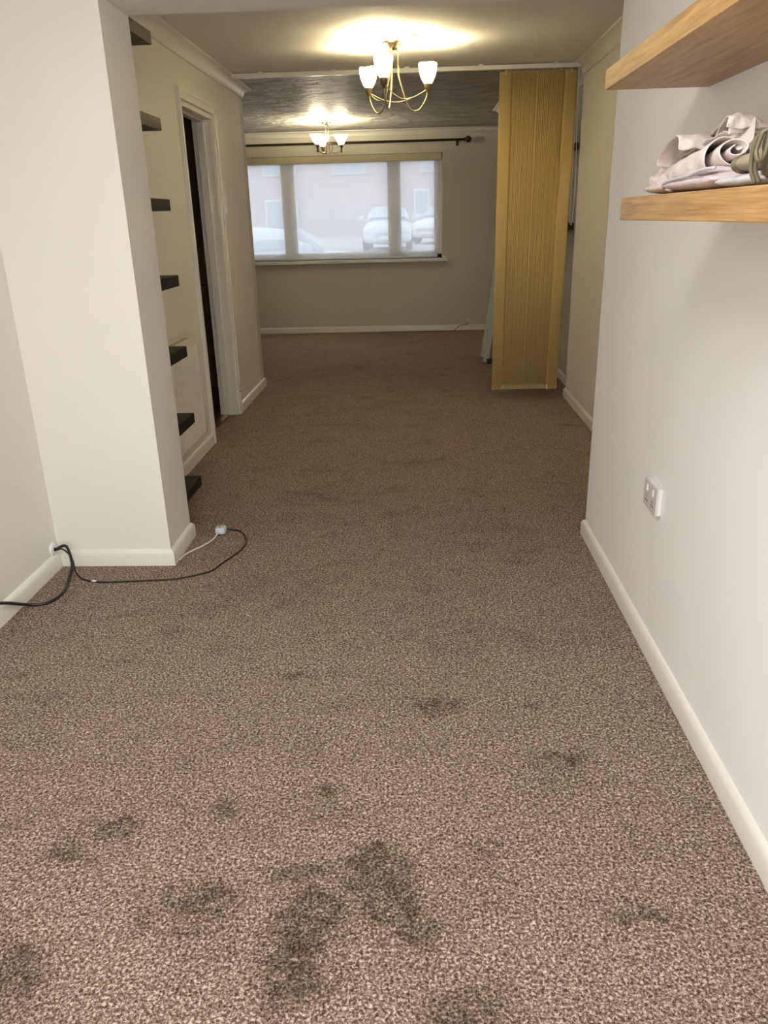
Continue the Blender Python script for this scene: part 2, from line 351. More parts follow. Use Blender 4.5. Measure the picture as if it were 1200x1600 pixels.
skirt('baseboard_left_recess', [('y', XA, 1, YN1, 4.775, -1, 0)], 'cream skirting under the radiator ending at the door frame')
skirt('baseboard_corner', [('y', XA, 1, 5.655, YE, 0, 1), ('x', YE, 1, XFL, XA, -1, 1)], 'cream skirting between the door frame and the wall end')

# ---- coving
def cove_prof(s):
    pr = [(0, 0), (s, 0), (s, -.007)]
    for i in range(9):
        a = i / 8 * pi / 2; r = s - .010
        pr.append((s - .003 - r * sin(a) * .98, -.009 - r * (1 - cos(a))))
    pr += [(0.004, -s), (0, -s)]
    return pr
def cove(name, runs, label, s=.073):
    bm = B()
    for ax, fixed, sgn, t0, t1, m0, m1 in runs: prism(bm, [(fixed + sgn * u, H + v_) for u, v_ in cove_prof(s)], ax, t0, t1, fixed, sgn, m0, m1)
    angle_smooth(struct(name, bm, M_cornice, label, 'coving'), 50)
cove('trim_2', [('y', XA, 1, YN1, 6.00, 0, 0)], 'curved plaster coving above the doorway')
cove('trim_3', [('y', XA, 1, 6.00, YE, 0, 1), ('x', YE, 1, XFL, XA, -1, 1)], 'short end piece of coving past the curtain track', .068)
cove('trim_4', [('y', XR2, -1, YN1, YS, 0, 1), ('x', YS, 1, XR2, XR3, 1, -1), ('y', XR3, -1, YS, 7.45, -1, -1)], 'curved plaster coving above the recessed right wall')
cove('trim_5', [('x', YF, -1, XFL, XR3, -1, -1)], 'narrow coving above the curtain pole on the far wall', .060)
cove('trim_6', [('x', 7.45, -1, .83, XR3, 1, -1), ('y', .83, -1, 7.45, 8.36, 1, 1), ('x', 8.36, 1, .83, XR3, 1, -1)], 'coving corner poking out beside the yellow blind', .073)

# ------------------------------------------------------------------ doorway
d1 = thing('door_1', 'open doorway with cream painted frame onto a dark hall', 'doorway', (XA, DY0, 0), kind='structure')
def L(bm, dx, dy, dz=0):
    bmesh.ops.translate(bm, verts=bm.verts[:], vec=(dx, dy, dz)); return bm
def child(name, bm, m_, par, **k):
    """world-coordinate mesh parented to a located empty"""
    p = par; off = Vector((0, 0, 0))
    while p is not None: off += p.location; p = p.parent
    bmesh.ops.translate(bm, verts=bm.verts[:], vec=-off)
    return obj(name, bm, m_, par, **k)
AX = XA + .016
DA, DB = DY0 - .052, DY1 + .040
child('architrave', bxo(((XA, DA, 0), (AX, DY0 + .004, DZ + .002)), ((XA, DY1 - .008, 0), (AX, DB, DZ + .002)), ((XA, DA, DZ + .002), (AX, DB, DZ + .055)), bev=.002), M_gloss, d1)
child('architrave_moulding', bxo(((AX - .001, DA + .0005, 0), (AX + .008, DA + .018, DZ + .0545)), ((AX - .001, DB - .018, 0), (AX + .006, DB - .0005, DZ + .0545)), ((AX - .001, DA + .019, DZ + .038), (AX + .006, DB - .019, DZ + .0545)), bev=.002), M_gloss, d1)
child('door_lining', bxo(((XA - .130, DY0, 0), (XA - .0005, DY0 + .012, DZ - .03)), ((XA - .130, DY1 - .03, 0), (XA - .0005, DY1 - .0005, DZ - .03)), ((XA - .130, DY0, DZ - .03), (XA - .0005, DY1 - .0005, DZ - .0005)), bev=.002), M_gloss, d1)
child('door_stop', bxo(((XA - .100, DY1 - .045, 0), (XA - .050, DY1 - .03, DZ - .045)), ((XA - .100, DY0 + .012, DZ - .045), (XA - .050, DY1 - .03, DZ - .03)), bev=.002), M_gloss, d1)
child('threshold_strip', bxo(((XA - .10, DY0, 0), (XA - .06, DY1, .010)), bev=.003), M_brass, d1)
for z in (.20, .165):
    child('screw_hole', bxo(((AX + .004, DY1 + .006, z), (AX + .0075, DY1 + .012, z + .010))), M_dark, d1)
hd = thing('hall_door', 'dark brown wooden door in the hall seen through the doorway', 'door', (-2.35, 5.88, 0))
child('leaf', bxo(((-2.35, 5.88, .14), (-1.47, 5.92, 2.03)), bev=.003), M_darkwood, hd)
child('upper_panel', bxo(((-2.2, 5.868, 1.16), (-1.50, 5.88, 1.98)), bev=.006), M_darkwood, hd)
child('lower_panel', bxo(((-2.2, 5.868, .20), (-1.50, 5.88, 1.13)), bev=.006), M_darkwood, hd)
child('kick_board', bxo(((-2.35, 5.885, .0), (-1.515, 5.92, .135)), bev=.003), M_deepwood, hd)
bm = B(); tube(bm, [(-1.575, 5.86, .905), (-1.545, 5.845, .908), (-1.505, 5.845, .910)], .006, 8); h_ = child('handle', bm, M_bronze, hd, smooth=True)

# ------------------------------------------------------------------ front window
w1 = thing('window_1', 'wide three-pane white window in the far wall', 'window', (WX0, YF, WZ0), kind='structure')
fy0, fy1 = YF + .10, YF + .16
child('window_frame', bxo(((WX0, fy0, WZ0), (WX1, fy1, WZ0 + .05)), ((WX0, fy0, WZ1 - .05), (WX1, fy1, WZ1)), ((WX0, fy0, WZ0), (WX0 + .06, fy1, WZ1)), ((WX1 - .06, fy0, WZ0), (WX1, fy1, WZ1)), bev=.004), M_upvc, w1)
for cx_ in (-1.530, -.255):
    ml = child('mullion', bxo(((cx_ - .045, fy0 - .004, WZ0 + .05), (cx_ + .045, fy1, WZ1 - .05)), bev=.005), M_upvc, w1)
    child('latch', bxo(((cx_ - .012, fy0 - .03, 1.30), (cx_ + .012, fy0 - .004, 1.42)), bev=.004), M_upvc, ml)
for a, b in ((WX0 + .06, -1.575), (-1.485, -.30), (-.21, WX1 - .06)):
    s_ = child('sash', bxo(((a, fy0 + .01, WZ0 + .05), (a + .035, fy1 - .01, WZ1 - .05)), ((b - .035, fy0 + .01, WZ0 + .05), (b, fy1 - .01, WZ1 - .05)), ((a, fy0 + .01, WZ0 + .05), (b, fy1 - .01, WZ0 + .085)), ((a, fy0 + .01, WZ1 - .085), (b, fy1 - .01, WZ1 - .05)), bev=.003), M_upvc, w1)
    child('pane', bxo(((a + .03, fy0 + .028, WZ0 + .08), (b - .03, fy0 + .034, WZ1 - .08))), M_glass, s_)
child('window_sill', bxo(((WX0 - .05, YF - .055, WZ0 - .035), (WX1 + .065, fy0 + .01, WZ0)), bev=.006), M_upvc, w1)

bl = thing('roller_blind', 'sheer white roller blind lowered over the front window', 'blind', (WX0 + .02, YF + .05, WZ1))
child('header', bxo(((WX0 + .01, YF + .012, WZ1 - .078), (WX1 - .012, YF + .075, WZ1 - .002)), bev=.006), M_cassette, bl)
bm = B(); nx = 60
cols = [[bm.verts.new((WX0 + .03 + (WX1 - .085 - WX0) * i / nx, YF + .058 + .002 * sin(i * .9), z)) for z in (WZ0 + .024, WZ1 - .05)] for i in range(nx + 1)]
for a, b in zip(cols, cols[1:]): bm.faces.new((a[0], b[0], b[1], a[1]))
child('fabric', bm, M_sheer, bl, smooth=True)
child('bottom_bar', bxo(((WX0 + .03, YF + .05, WZ0 + .010), (WX1 - .052, YF + .064, WZ0 + .028)), bev=.004), M_upvc, bl)
bm = B(); tube(bm, [(WX1 - .04, YF + .035, WZ1 - .07), (WX1 - .04, YF + .033, 1.4), (WX1 - .036, YF + .035, WZ0 + .05), (WX1 - .03, YF + .037, 1.4), (WX1 - .028, YF + .04, WZ1 - .07)], .0035, 6)
child('bead_chain', bm, M_upvc, bl, smooth=True)

# curtain pole
cp = thing('curtain_pole', 'dark metal curtain pole with ball finial above the front window', 'curtain pole', (.6, YF - .07, 2.155))
PZ = 2.158; PY = YF - .075
bm = B(); tube(bm, [(-2.9, PY, PZ), (.585, PY, PZ)], .0125, 12, 1); child('pole', bm, M_rod, cp, smooth=True)
bm = B(); bmesh.ops.create_uvsphere(bm, u_segments=20, v_segments=12, radius=.037, matrix=Matrix.Translation((.612, PY, PZ))); child('finial', bm, M_rod, cp, smooth=True)
bm = B(); lathe(bm, [(.013, 0), (.020, .003), (.020, .012), (.013, .016)], n=16); bmesh.ops.rotate(bm, verts=bm.verts[:], matrix=Matrix.Rotation(pi / 2, 3, 'Y')); L(bm, .562, PY, PZ); child('collar', bm, M_rod, cp, smooth=True)
for xb in (.49, -2.8):
    bm = B(); tube(bm, [(xb, YF, PZ - .03), (xb, YF - .04, PZ - .03), (xb, PY, PZ - .012)], .007, 8); box(bm, (xb - .015, YF - .008, PZ - .06), (xb + .015, YF, PZ + .005), .002)
    child('bracket', bm, M_rod, cp, smooth=False)
bm = B(); tube(bm, [(.50 + .02, PY + .013 * cos(a), PZ + .0 + .019 * sin(a) - .006) for a in [i * pi / 8 for i in range(17)]], .003, 6, 2); child('ring', bm, M_rod, cp, smooth=True)

# ------------------------------------------------------------------ street outside the window
M_street = mat('grey_tarmac', (0.46, 0.46, 0.48), .9, bump=(30, .3, .01), var=(2, .9, 1.1))
M_house = mat('pinkish_grey_render', (0.60, 0.55, 0.56), .9, bump=(10, .2, .01), var=(.8, .93, 1.05))
M_roof = mat('roof_tiles', (0.22, 0.15, 0.13), .8, bump=(6, .6, .05))
M_carblue = mat('silver_blue_car_paint', (0.62, 0.72, 0.78), .35)
M_carwhite = mat('white_car_paint', (0.78, 0.80, 0.82), .25)
M_cargls = mat('car_glass', (0.50, 0.58, 0.64), .3)
M_tyre = mat('tyre_rubber', (0.03, 0.03, 0.03), .8)
bm = B(); prism(bm, [(YF + .3, -.17), (17, -.17), (28, .28), (60, .5), (60, -.6), (YF + .3, -.6)], 'x', -30, 30)
tag(obj('street', bm, M_street), 'grey street surface outside the front window', 'street', kind='structure')
hs = thing('house', 'pinkish grey house across the street seen through the blind', 'house', (-12, 50, .4))
child('house_wall', bxo(((-14, 50, -.2), (9.5, 58, 6.5))), M_house, hs)
bm = B(); prism(bm, [(49.4, 6.4), (58.6, 6.4), (54, 9.5)], 'x', -14.5, 10); child('roof', bm, M_roof, hs)
for x0, x1, z0, z1 in ((.0, .75, 1.2, 2.8), (-9, -7.2, .9, 2.4), (-4.8, -3, 3.9, 5.2), (-9, -7.2, 3.9, 5.2), (.4, 2.2, 3.9, 5.2)):
    f_ = child('house_window', bxo(((x0 - .1, 49.9, z0 - .1), (x1 + .1, 50, z1 + .1))), M_carwhite, hs)
    child('house_pane', bxo(((x0, 49.87, z0), (x1, 49.9, z1))), M_cargls, f_)

def car(name, label, loc, rz, paint, Ln=4.1, W=1.74, Ht=1.5):
    """x = length (nose at -x), z up; body as lofted cross-sections"""
    t = thing(name, label, 'car', loc, 'cars parked outside the window'); t.rotation_euler = (0, 0, rz)
    st = [(-.5, .42, .62, .78), (-.485, .25, .74, .9), (-.44, .2, .82, .97), (-.36, .19, .90, 1.0), (-.22, .19, .98, 1.0), (.0, .19, 1.0, 1.0), (.3, .19, 1.0, 1.0), (.44, .2, .98, .98), (.49, .28, .9, .9), (.5, .4, .75, .8)]
    bm = B(); rings = []
    for x, z0, z1, ws in st:
        hw = W / 2 * ws; r = []
        for (u, v_) in ((-.92, 0), (-1, .25), (-1, .6), (-.93, 1), (0, 1.04), (.93, 1), (1, .6), (1, .25), (.92, 0)):
            r.append(bm.verts.new((x * Ln, u * hw, z0 + (z1 - z0) * v_)))
        rings.append(r)
    for a, b in zip(rings, rings[1:]):
        n = len(a)
        for i in range(n): bm.faces.new((a[i], a[(i + 1) % n], b[(i + 1) % n], b[i]))
    bm.faces.new(rings[0]); bm.faces.new(rings[-1][::-1])
    obj('body', bm, paint, t, smooth=True, sub=2)
    cb = [(-.24, .97, .97, .90), (-.10, Ht - .10, Ht - .10, .78), (0, Ht - .02, Ht, .74), (.2, Ht - .03, Ht, .74), (.38, Ht - .18, Ht - .15, .74), (.47, 1.0, 1.0, .86)]
    bm = B(); rings = []
    for x, z1, zc, ws in cb:
        hw = W / 2 * ws
        rings.append([bm.verts.new(p) for p in ((x * Ln, -hw * 1.12, .95), (x * Ln, -hw, z1 - .02), (x * Ln, -hw * .7, z1), (x * Ln, 0, zc), (x * Ln, hw * .7, z1), (x * Ln, hw, z1 - .02), (x * Ln, hw * 1.12, .95))])
    for a, b in zip(rings, rings[1:]):
        for i in range(6): bm.faces.new((a[i], a[i + 1], b[i + 1], b[i]))
    bm.faces.new(rings[0]); bm.faces.new(rings[-1][::-1])
    obj('cabin', bm, paint, t, smooth=True, sub=1)
    bm = B(); q = [(-.225 * Ln, -.66, 1.02), (-.225 * Ln, .66, 1.02), (-.118 * Ln, .56, Ht - .10), (-.118 * Ln, -.56, Ht - .10)]
    v2 = [bm.verts.new((x - .05, y * W / 1.74, z + .03)) for x, y, z in q] + [bm.verts.new((x + .05, y * W / 1.74, z - .03)) for x, y, z in q]
    for f in ((0, 1, 2, 3), (4, 5, 6, 7), (0, 1, 5, 4), (1, 2, 6, 5), (2, 3, 7, 6), (3, 0, 4, 7)): bm.faces.new([v2[i] for i in f])
    obj('windscreen', bm, M_cargls, t)
    for sy in (-1, 1):
        obj('side_window', bxo(((-.08 * Ln, sy * W * .41 - .03, 1.02), (.36 * Ln, sy * W * .41 + .03, Ht - .22)), bev=.02), M_cargls, t)
        obj('headlight', bxo(((-.495 * Ln, sy * .62 - .16, .58), (-.45 * Ln, sy * .62 + .16, .72)), bev=.02), M_upvc, t)
        obj('mirror', bxo(((-.19 * Ln, sy * (W / 2 + .09) - .1, .98), (-.16 * Ln, sy * (W / 2 + .09) + .1, 1.12)), bev=.02), paint, t)
        for wx in (-.31, .31):
            bm = B(); lathe(bm, [(.16, -.1), (.30, -.1), (.32, -.06), (.32, .06), (.30, .1), (.16, .1)], n=24, cap=True)
            bmesh.ops.rotate(bm, verts=bm.verts[:], matrix=Matrix.Rotation(pi / 2, 3, 'X')); L(bm, wx * Ln, sy * (W / 2 - .1), .32)
            obj('wheel', bm, M_tyre, t, smooth=False)
    obj('grille', bxo(((-.503 * Ln, -.42, .45), (-.48 * Ln, .42, .58)), bev=.01), M_cargls, t)
    obj('number_plate', bxo(((-.508 * Ln, -.26, .36), (-.495 * Ln, .26, .46)), bev=.004), M_carwhite, t)
    return t
car('parked_car', 'silver blue car facing the house seen behind the right mullion', (-.95, 29, .30), pi / 2, M_carblue, 4.0, 1.66, 1.42)
car('parked_car', 'pale car cut by the lower left of the window with sloping bonnet', (-2.68, 14.9, -.17), pi + .05, M_carblue, 4.3, 1.75, 1.42)
car('parked_car', 'small white car partly visible in the right-hand window pane', (1.3, 34, .33), pi / 2 - .5, M_carwhite, 3.9, 1.7, 1.45)

# ------------------------------------------------------------------ track and yellow vertical blind
TY = 5.985
vb = thing('vertical_blind', 'yellow vertical blind bunched at the right of a ceiling track', 'blind', (.6, TY, 2.25))
child('head_rail', bxo(((-1.252, TY - .022, 2.258), (1.118, TY + .022, 2.281)), ((-1.252, TY - .026, 2.256), (1.118, TY - .021, 2.283)), bev=.0015), M_gloss, vb)
for x in (-1.05, -.55, -.05, .45, .95):
    child('ceiling_clip', bxo(((x - .016, TY - .034, 2.276), (x + .016, TY + .01, 2.2895)), bev=.003), M_upvc, vb)
NV = 38
x0, x1 = .619, 1.060
for i in range(NV):
    x = x0 + (x1 - x0) * i / (NV - 1)
    ang = R(40) + R(1.5) * sin(i * 2.3)
    if i == 0: ang = R(8)
    if i == NV - 1: ang = R(12)
    if i == 21: ang = R(33)
    yy = TY + (-.034 if i in (0, NV - 1) else 0)
    ca, sa = cos(ang), sin(ang); hw = .0445; bm = B()
    zt = 2.238; zb = .080
    segs = 6; fr = []
    for s_ in range(segs + 1):
        u = -hw + 2 * hw * s_ / segs; bow = .0025 * (1 - (u / hw) ** 2)
        px, py = x + u * ca + bow * sa, yy + u * sa - bow * ca
        fr.append([bm.verts.new((px - (.030 * i / NV if z == zb else 0), py, z)) for z in (zb, zt)])
    for a, b in zip(fr, fr[1:]): bm.faces.new((a[0], b[0], b[1], a[1]))
    vn = child('vane', bm, M_vane, vb, smooth=True, solid=.0010)
    bm = B(); tube(bm, [(x, yy, zt - .004), (x, TY, 2.260)], .003, 6, 1); box(bm, (x - .006, yy - .004, zt - .012), (x + .006, yy + .004, zt + .006), .001)
    child('hanger', bm, M_clear, vn)
    bm = B(); q = .97
    a_ = (x - hw * q * ca, yy - hw * q * sa); b_ = (x + hw * q * ca, yy + hw * q * sa); nx_, ny_ = -sa * .0018, ca * .0018
    vv = [bm.verts.new((px - .030 * i / NV + s2 * nx_, py + s2 * ny_, z)) for z in (zb - .004, zb + .030) for (px, py), s2 in ((a_, -1), (b_, -1), (b_, 1), (a_, 1))]
    for f in ((0, 1, 2, 3), (4, 5, 6, 7), (0, 1, 5, 4), (1, 2, 6, 5), (2, 3, 7, 6), (3, 0, 4, 7)): bm.faces.new([vv[k] for k in f])
    child('bottom_weight', bm, M_clear, vn)
bm = B()
tube(bm, [(1.112, TY, 2.26), (1.122, TY + .01, 1.9), (1.132, TY + .01, 1.55), (1.128, TY + .01, 1.30), (1.119, TY + .01, 1.26), (1.110, TY + .01, 1.31), (1.108, TY + .01, 1.55), (1.110, TY + .01, 1.9), (1.108, TY, 2.26)], .0026, 6)
child('control_cord', bm, M_upvc, vb, smooth=True)

# dark shelves in the alcove beyond the blind
for z, lb in ((1.785, 'dark wooden shelf end beside the blind, upper of two'), (1.215, 'dark wooden shelf end beside the blind, lower of two')):
    tag(obj('alcove_shelf', bxo(((.99, 6.52, z), (XR3 - .004, 7.44, z + .052)), bev=.002), M_deepwood), lb, 'shelf', 'dark alcove shelves')

# ------------------------------------------------------------------ ladder leaning on the chimney breast
ld = thing('stepladder', 'folded aluminium ladder leaning behind the yellow blind', 'ladder', (.7, 7.75, 0))
def bar(bm, p, q, wx, wy):
    p, q = Vector(p), Vector(q); T = (q - p).normalized(); Sy = Vector((0, 1, 0)); Sx = Sy.cross(T).normalized()
    vv = [bm.verts.new(c + Sx * a * wx / 2 + Sy * b * wy / 2) for c in (p, q) for a, b in ((-1, -1), (1, -1), (1, 1), (-1, 1))]
    for f in ((0, 3, 2, 1), (4, 5, 6, 7), (0, 1, 5, 4), (1, 2, 6, 5), (2, 3, 7, 6), (3, 0, 4, 7)): bm.faces.new([vv[i] for i in f])
for yy in (7.78, 7.50):
    bm = B(); bar(bm, (.662, yy, .02), (.800, yy, 1.05), .052, .022); r_ = child('rail', bm, M_alu, ld)
    bm = B(); box(bm, (.672, yy - .02, 0), (.722, yy + .02, .05), .006); child('rubber_foot', bm, M_tyre, r_)
for k in range(3):
    t_ = (k + 1) / 4
    bm = B(); box(bm, (.662 + .138 * t_ - .010, 7.51, 1.03 * t_), (.662 + .138 * t_ + .04, 7.77, 1.03 * t_ + .025), .003); child('tread', bm, M_alu, ld)

# ------------------------------------------------------------------ left alcove: black shelves and radiator
shelf_z = []
names = ['topmost black floating shelf, just below the coving in the left alcove',
         'second black floating shelf from the top in the left alcove', 'third black floating shelf from the top, near the door frame middle height',
         'middle black floating shelf, fourth of seven in the left alcove', 'black floating shelf overlapping the top edge of the radiator',
         'black floating shelf crossing the lower part of the radiator', 'lowest black floating shelf just above the carpet']
for k in range(7):
    zt = 2.051 - k * .3082
    tag(obj('floating_shelf', bxo(((XA + .005, YN1, zt - .046), (-1.0425, 3.50, zt)), bev=.0012), M_black), names[k], 'shelf', 'black floating shelves in the left alcove')

rd = thing('radiator', 'cream panel radiator on the wall behind the black shelves', 'radiator', (XA, 3.7, .2))
rx0, rx1, ry0, ry1, rz0, rz1 = XA + .035, XA + .095, 3.62, 4.33, .185, .745
bm = B(); prof = []
n_ = int((ry1 - ry0) / .0333)
yy = ry0 + .012
ys = [ry0]
pts_ = []
for i in range(n_):
    a = ry0 + .012 + i * .0333
    pts_ += [(a, 0), (a + .010, 0), (a + .015, -.008), (a + .024, -.008), (a + .029, 0)]
pts_.append((ry1 - .002, 0))
zs = [(rz0, -.012), (rz0 + .012, -.002), (rz0 + .03, -.001), (rz1 - .03, -.001), (rz1 - .012, -.002), (rz1, -.012)]
grid = [[bm.verts.new((rx1 + dz + (g if .02 < (z - rz0) < rz1 - rz0 - .02 else 0), y, z)) for z, dz in zs] for y, g in pts_]
for a, b in zip(grid, grid[1:]):
    for i in range(len(zs) - 1): bm.faces.new((a[i], b[i], b[i + 1], a[i + 1]))
child('front_panel', bm, M_rad, rd, solid=.003)
child('back_panel', bxo(((rx0 - .015, ry0, rz0), (rx0 - .005, ry1, rz1 - .01)), bev=.003), M_rad, rd)
bm = B()
box(bm, (rx0 - .012, ry1 - .004, rz0 + .04), (rx1, ry1, rz1 + .002), .002); box(bm, (rx0 - .012, ry0, rz0 + .04), (rx1, ry0 + .004, rz1 + .002), .002)
child('side_cover', bm, M_rad, rd)
tg = child('top_cover', bxo(((rx0 - .012, ry0, rz1 - .004), (rx0, ry1 + .001, rz1 + .006)), ((rx1 - .014, ry0, rz1 - .030), (rx1 + .001, ry1 + .001, rz1 + .006)), ((rx0 - .012, ry1 - .03, rz1 - .004), (rx1, ry1 + .001, rz1 + .006)), bev=.002), M_rad, rd)
bm = B()
for i in range(44):
    y = ry0 + .01 + i * .0155; box(bm, (rx0, y, rz1 - .010), (rx1 - .012, y + .009, rz1))
child('top_grille', bm, M_grille, tg)
for y in (3.8, 4.2): child('bracket', bxo(((XA, y, rz0 + .1), (rx0 - .012, y + .03, rz1 - .1))), M_rad, rd)

# light switch by the door
ls = thing('light_switch', 'white double light switch plate beside the door frame', 'light switch', (XA, 5.73, 1.45))
child('plate', bxo(((XA, 5.69, 1.385), (XA + .009, 5.765, 1.495)), bev=.003), M_upvc, ls)
child('rocker', bxo(((XA + .008, 5.715, 1.43), (XA + .014, 5.74, 1.465)), bev=.002), M_socket, ls)
child('screw', bxo(((XA + .008, 5.722, 1.392), (XA + .0105, 5.732, 1.400))), M_steel, ls)

# wall socket on the right wall
so = thing('wall_socket', 'white plastic socket plate on the right wall below the shelves', 'socket', (XR, 2.30, .5))
sy0, sy1, sz0, sz1 = 2.228, 2.362, .466, .552
child('back_box', bxo(((XR - .013, sy0, sz0), (XR, sy1, sz1)), bev=.004), M_upvc, so)
child('face_plate', bxo(((XR - .019, sy0 + .001, sz0 + .001), (XR - .012, sy1 - .001, sz1 - .001)), bev=.003), M_socket, so)
for yc in (sy0 + .038, sy1 - .036):
    child('rocker', bxo(((XR - .022, yc - .007, sz1 - .033), (XR - .018, yc + .007, sz1 - .012)), bev=.0015), M_upvc, so)
    bm = B()
    for a, b, c_, d_ in ((0, .002, .030, .038), (-.011, -.005, .018, .023), (.005, .011, .018, .023)): box(bm, (XR - .0196, yc + a, sz0 + c_), (XR - .0185, yc + b, sz0 + d_))
    child('socket_holes', bm, M_dark, so)

# ------------------------------------------------------------------ oak shelves on the right wall
tag(obj('oak_shelf', bxo(((.480, 1.05, 1.627), (XR - .001, 2.222, 1.672)), bev=.0015), M_oak), 'long oak floating shelf above, empty, with its dark underside showing', 'shelf', 'oak floating shelves')
tag(obj('oak_shelf', bxo(((.480, .80, 1.321), (XR - .001, 1.965, 1.370)), bev=.0015), M_oak), 'oak floating shelf below, holding folded cloth and an olive bag', 'shelf', 'oak floating shelves')

# ------------------------------------------------------------------ folded things on the lower shelf
rnd = random.Random(5)
def wr(a, b, s=0):  # smooth wrinkle field
    return (sin(a * 9 + b * 2.1 + s) + .6 * sin(a * 21 - b * 3.4 + s * 2) + .35 * sin(a * 47 + b * 5 + s * 3)) / 2
def grid_mesh(bm, P, closed=False):
    g = [[bm.verts.new(p) for p in row] for row in P]
    for a, b in zip(g, g[1:]):
        for i in range(len(a) - (0 if closed else 1)):
            bm.faces.new((a[i], a[(i + 1) % len(a)], b[(i + 1) % len(a)], b[i]))
    return g
rb = B()
# spiral roll, axis from far-left end to the near end
A0 = Vector((.575, 1.905, 1.410)); A1 = Vector((.545, 1.462, 1.436))
ax = (A1 - A0); AL = ax.length; ax.normalize()
sd = Vector((0, 0, 1)).cross(ax).normalized(); upv = ax.cross(sd)
turns = 2.9; NT = 110; NS = 60
P = []
for j in range(NT + 1):
    tt = j / NT; th = tt * turns * 2 * pi + 2.2
    row = []
    end = 1.0 - .22 * max(0, tt - .25) / .75 + .022 * sin(th * 1.3)       # outer turns stop short of the near end
    for i in range(NS + 1):
        s = i / NS * end
        rad = (.006 + .036 * tt)
        if tt > .6: rad += (tt - .6) * .016 * (1 if s < .82 else max(0, 1 - (s - .82) * 4))
        env = min(1, .58 + 1.3 * s) if s < .33 else 1
        rad *= env
        rad += .0035 * wr(s * 1.6, th, 1) * (tt ** 2) * 1.2
        c_ = A0 + ax * (s * AL) + Vector((0, 0, -.010 * sin(pi * s)))
        row.append(c_ + sd * (rad * 1.08 * cos(th)) + upv * (rad * .97 * sin(th)))
    P.append(row)
grid_mesh(rb, P)
# loose loops of cloth standing on top of the roll
def loop(c0, c1, hgt, wid, lean=0, tw=0, n=22, m_=16, seed=0):
    """an arched band whose arch rises over the line c0-c1, width running along x"""
    c0, c1 = Vector(c0), Vector(c1); P = []
    for i in range(n + 1):
        t = i / n; a = pi * t
        base = c0.lerp(c1, .5 - .5 * cos(a) * (1 + .0))
        row = []
        for j in range(m_ + 1):
            u = j / m_ - .5
            z = hgt * sin(a) ** .75 * (1 - .35 * (u * 2) ** 2 * (1 if u > 0 else .4)) + .003 * wr(t, u * 6, seed)
            row.append(base + Vector((u * wid + lean * sin(a), tw * u * sin(a) + .003 * wr(u * 2, t * 4, seed), z)))
        P.append(row)
    grid_mesh(rb, P)
loop((.575, 1.865, 1.428), (.565, 1.69, 1.450), .040, .10, .0, .03, seed=1)
loop((.640, 1.80, 1.440), (.600, 1.53, 1.462), .040, .10, .0, .06, seed=2)
loop((.600, 1.64, 1.462), (.575, 1.515, 1.470), .030, .07, .0, .05, seed=4)
# drooping corner at the left end
P = []
for i in range(19):
    t = i / 18; row = []
    for j in range(13):
        u = j / 12
        p0 = Vector((.530, 1.945 - .02 * u, 1.432 - .006 * sin(u * 6)))      # left free edge
        p1 = Vector((.52, 1.72, 1.405))
        q = p0.lerp(p1, t); drop = (1 - t) * .050 * u ** 1.2 + t * .028 * u
        row.append(q + Vector((-.012 * sin(pi * u) * (1 - t) - .004 * wr(u, t * 5, 2) + .03 * (1 - u), -.012 * u * (1 - t), -drop + .004 * wr(t * 1.5, u * 4, 3))))
    P.append(row)
grid_mesh(rb, P)
# pointed fold sticking up by the near end
for (a, b, c_) in (((.575, 1.60, 1.465), (.585, 1.565, 1.505), (.575, 1.52, 1.455)), ((.585, 1.545, 1.470), (.590, 1.515, 1.490), (.575, 1.475, 1.452))):
    a, b, c_ = Vector(a), Vector(b), Vector(c_); P = []
    for i in range(9):
        t = i / 8; row = []
        for j in range(7):
            u = j / 6; top = a.lerp(b, min(1, t * 2)) if t < .5 else b.lerp(c_, (t - .5) * 2)
            base = a.lerp(c_, t) + Vector((-.025, 0, -.02)); row.append(base.lerp(top, u) + Vector((.006 * sin(u * pi), 0, 0)))
        P.append(row)
    grid_mesh(rb, P)
o = obj('rolled_blanket', rb, M_cloth, None, smooth=True, sub=1, solid=.0028)
tag(o, 'pale pink linen cloth loosely rolled up on the lower oak shelf', 'cloth')
# support fold under the roll
def pillow(bm, y0, y1, x0, x1, z0, z1, seed, taper=(.6, 1), tilt=0, n=26, m_=28):
    rings = []
    for i in range(n + 1):
        t = i / n; y = y0 + (y1 - y0) * t
        e = min(1, (sin(pi * min(1, max(0.02, t * .5 / .12 if t < .12 else (.5 if t < .88 else (1 - t) * .5 / .12)))) )) if True else 1
        sc = (taper[0] + (taper[1] - taper[0]) * min(1, t * 2.2)) * max(.25, e)
        cxx, czz = (x0 + x1) / 2, (z0 + z1) / 2 + tilt * t
        r = []
        for j in range(m_):
            a = 2 * pi * j / m_
            ex = math.copysign(abs(cos(a)) ** .7, cos(a)); ez = math.copysign(abs(sin(a)) ** .8, sin(a))
            zz = czz + ez * (z1 - z0) / 2 * sc * (1 + .10 * wr(t * 1.4, a, seed))
            r.append(Vector((cxx + ex * (x1 - x0) / 2 * (1 + .03 * wr(t * 2, a, seed + 1)), y, max(zz, z0))))
        rings.append(r)
    g = grid_mesh(bm, rings, True); bm.faces.new(g[0]); bm.faces.new(g[-1][::-1])
fg = thing('folded_garment', 'pale lilac folded garment squashed under the rolled cloth', 'clothing', (.6, 1.55, 1.371))
bm = B(); pillow(bm, 1.735, 1.425, .497, .70, 1.3712, 1.402, 3, (.7, 1.0)); child('body', bm, M_lilac, fg, smooth=True, sub=1)
bm = B(); pillow(bm, 1.70, 1.47, .508, .68, 1.392, 1.412, 5, (.5, 1.0)); child('upper_fold', bm, M_lilac, fg, smooth=True, sub=1)
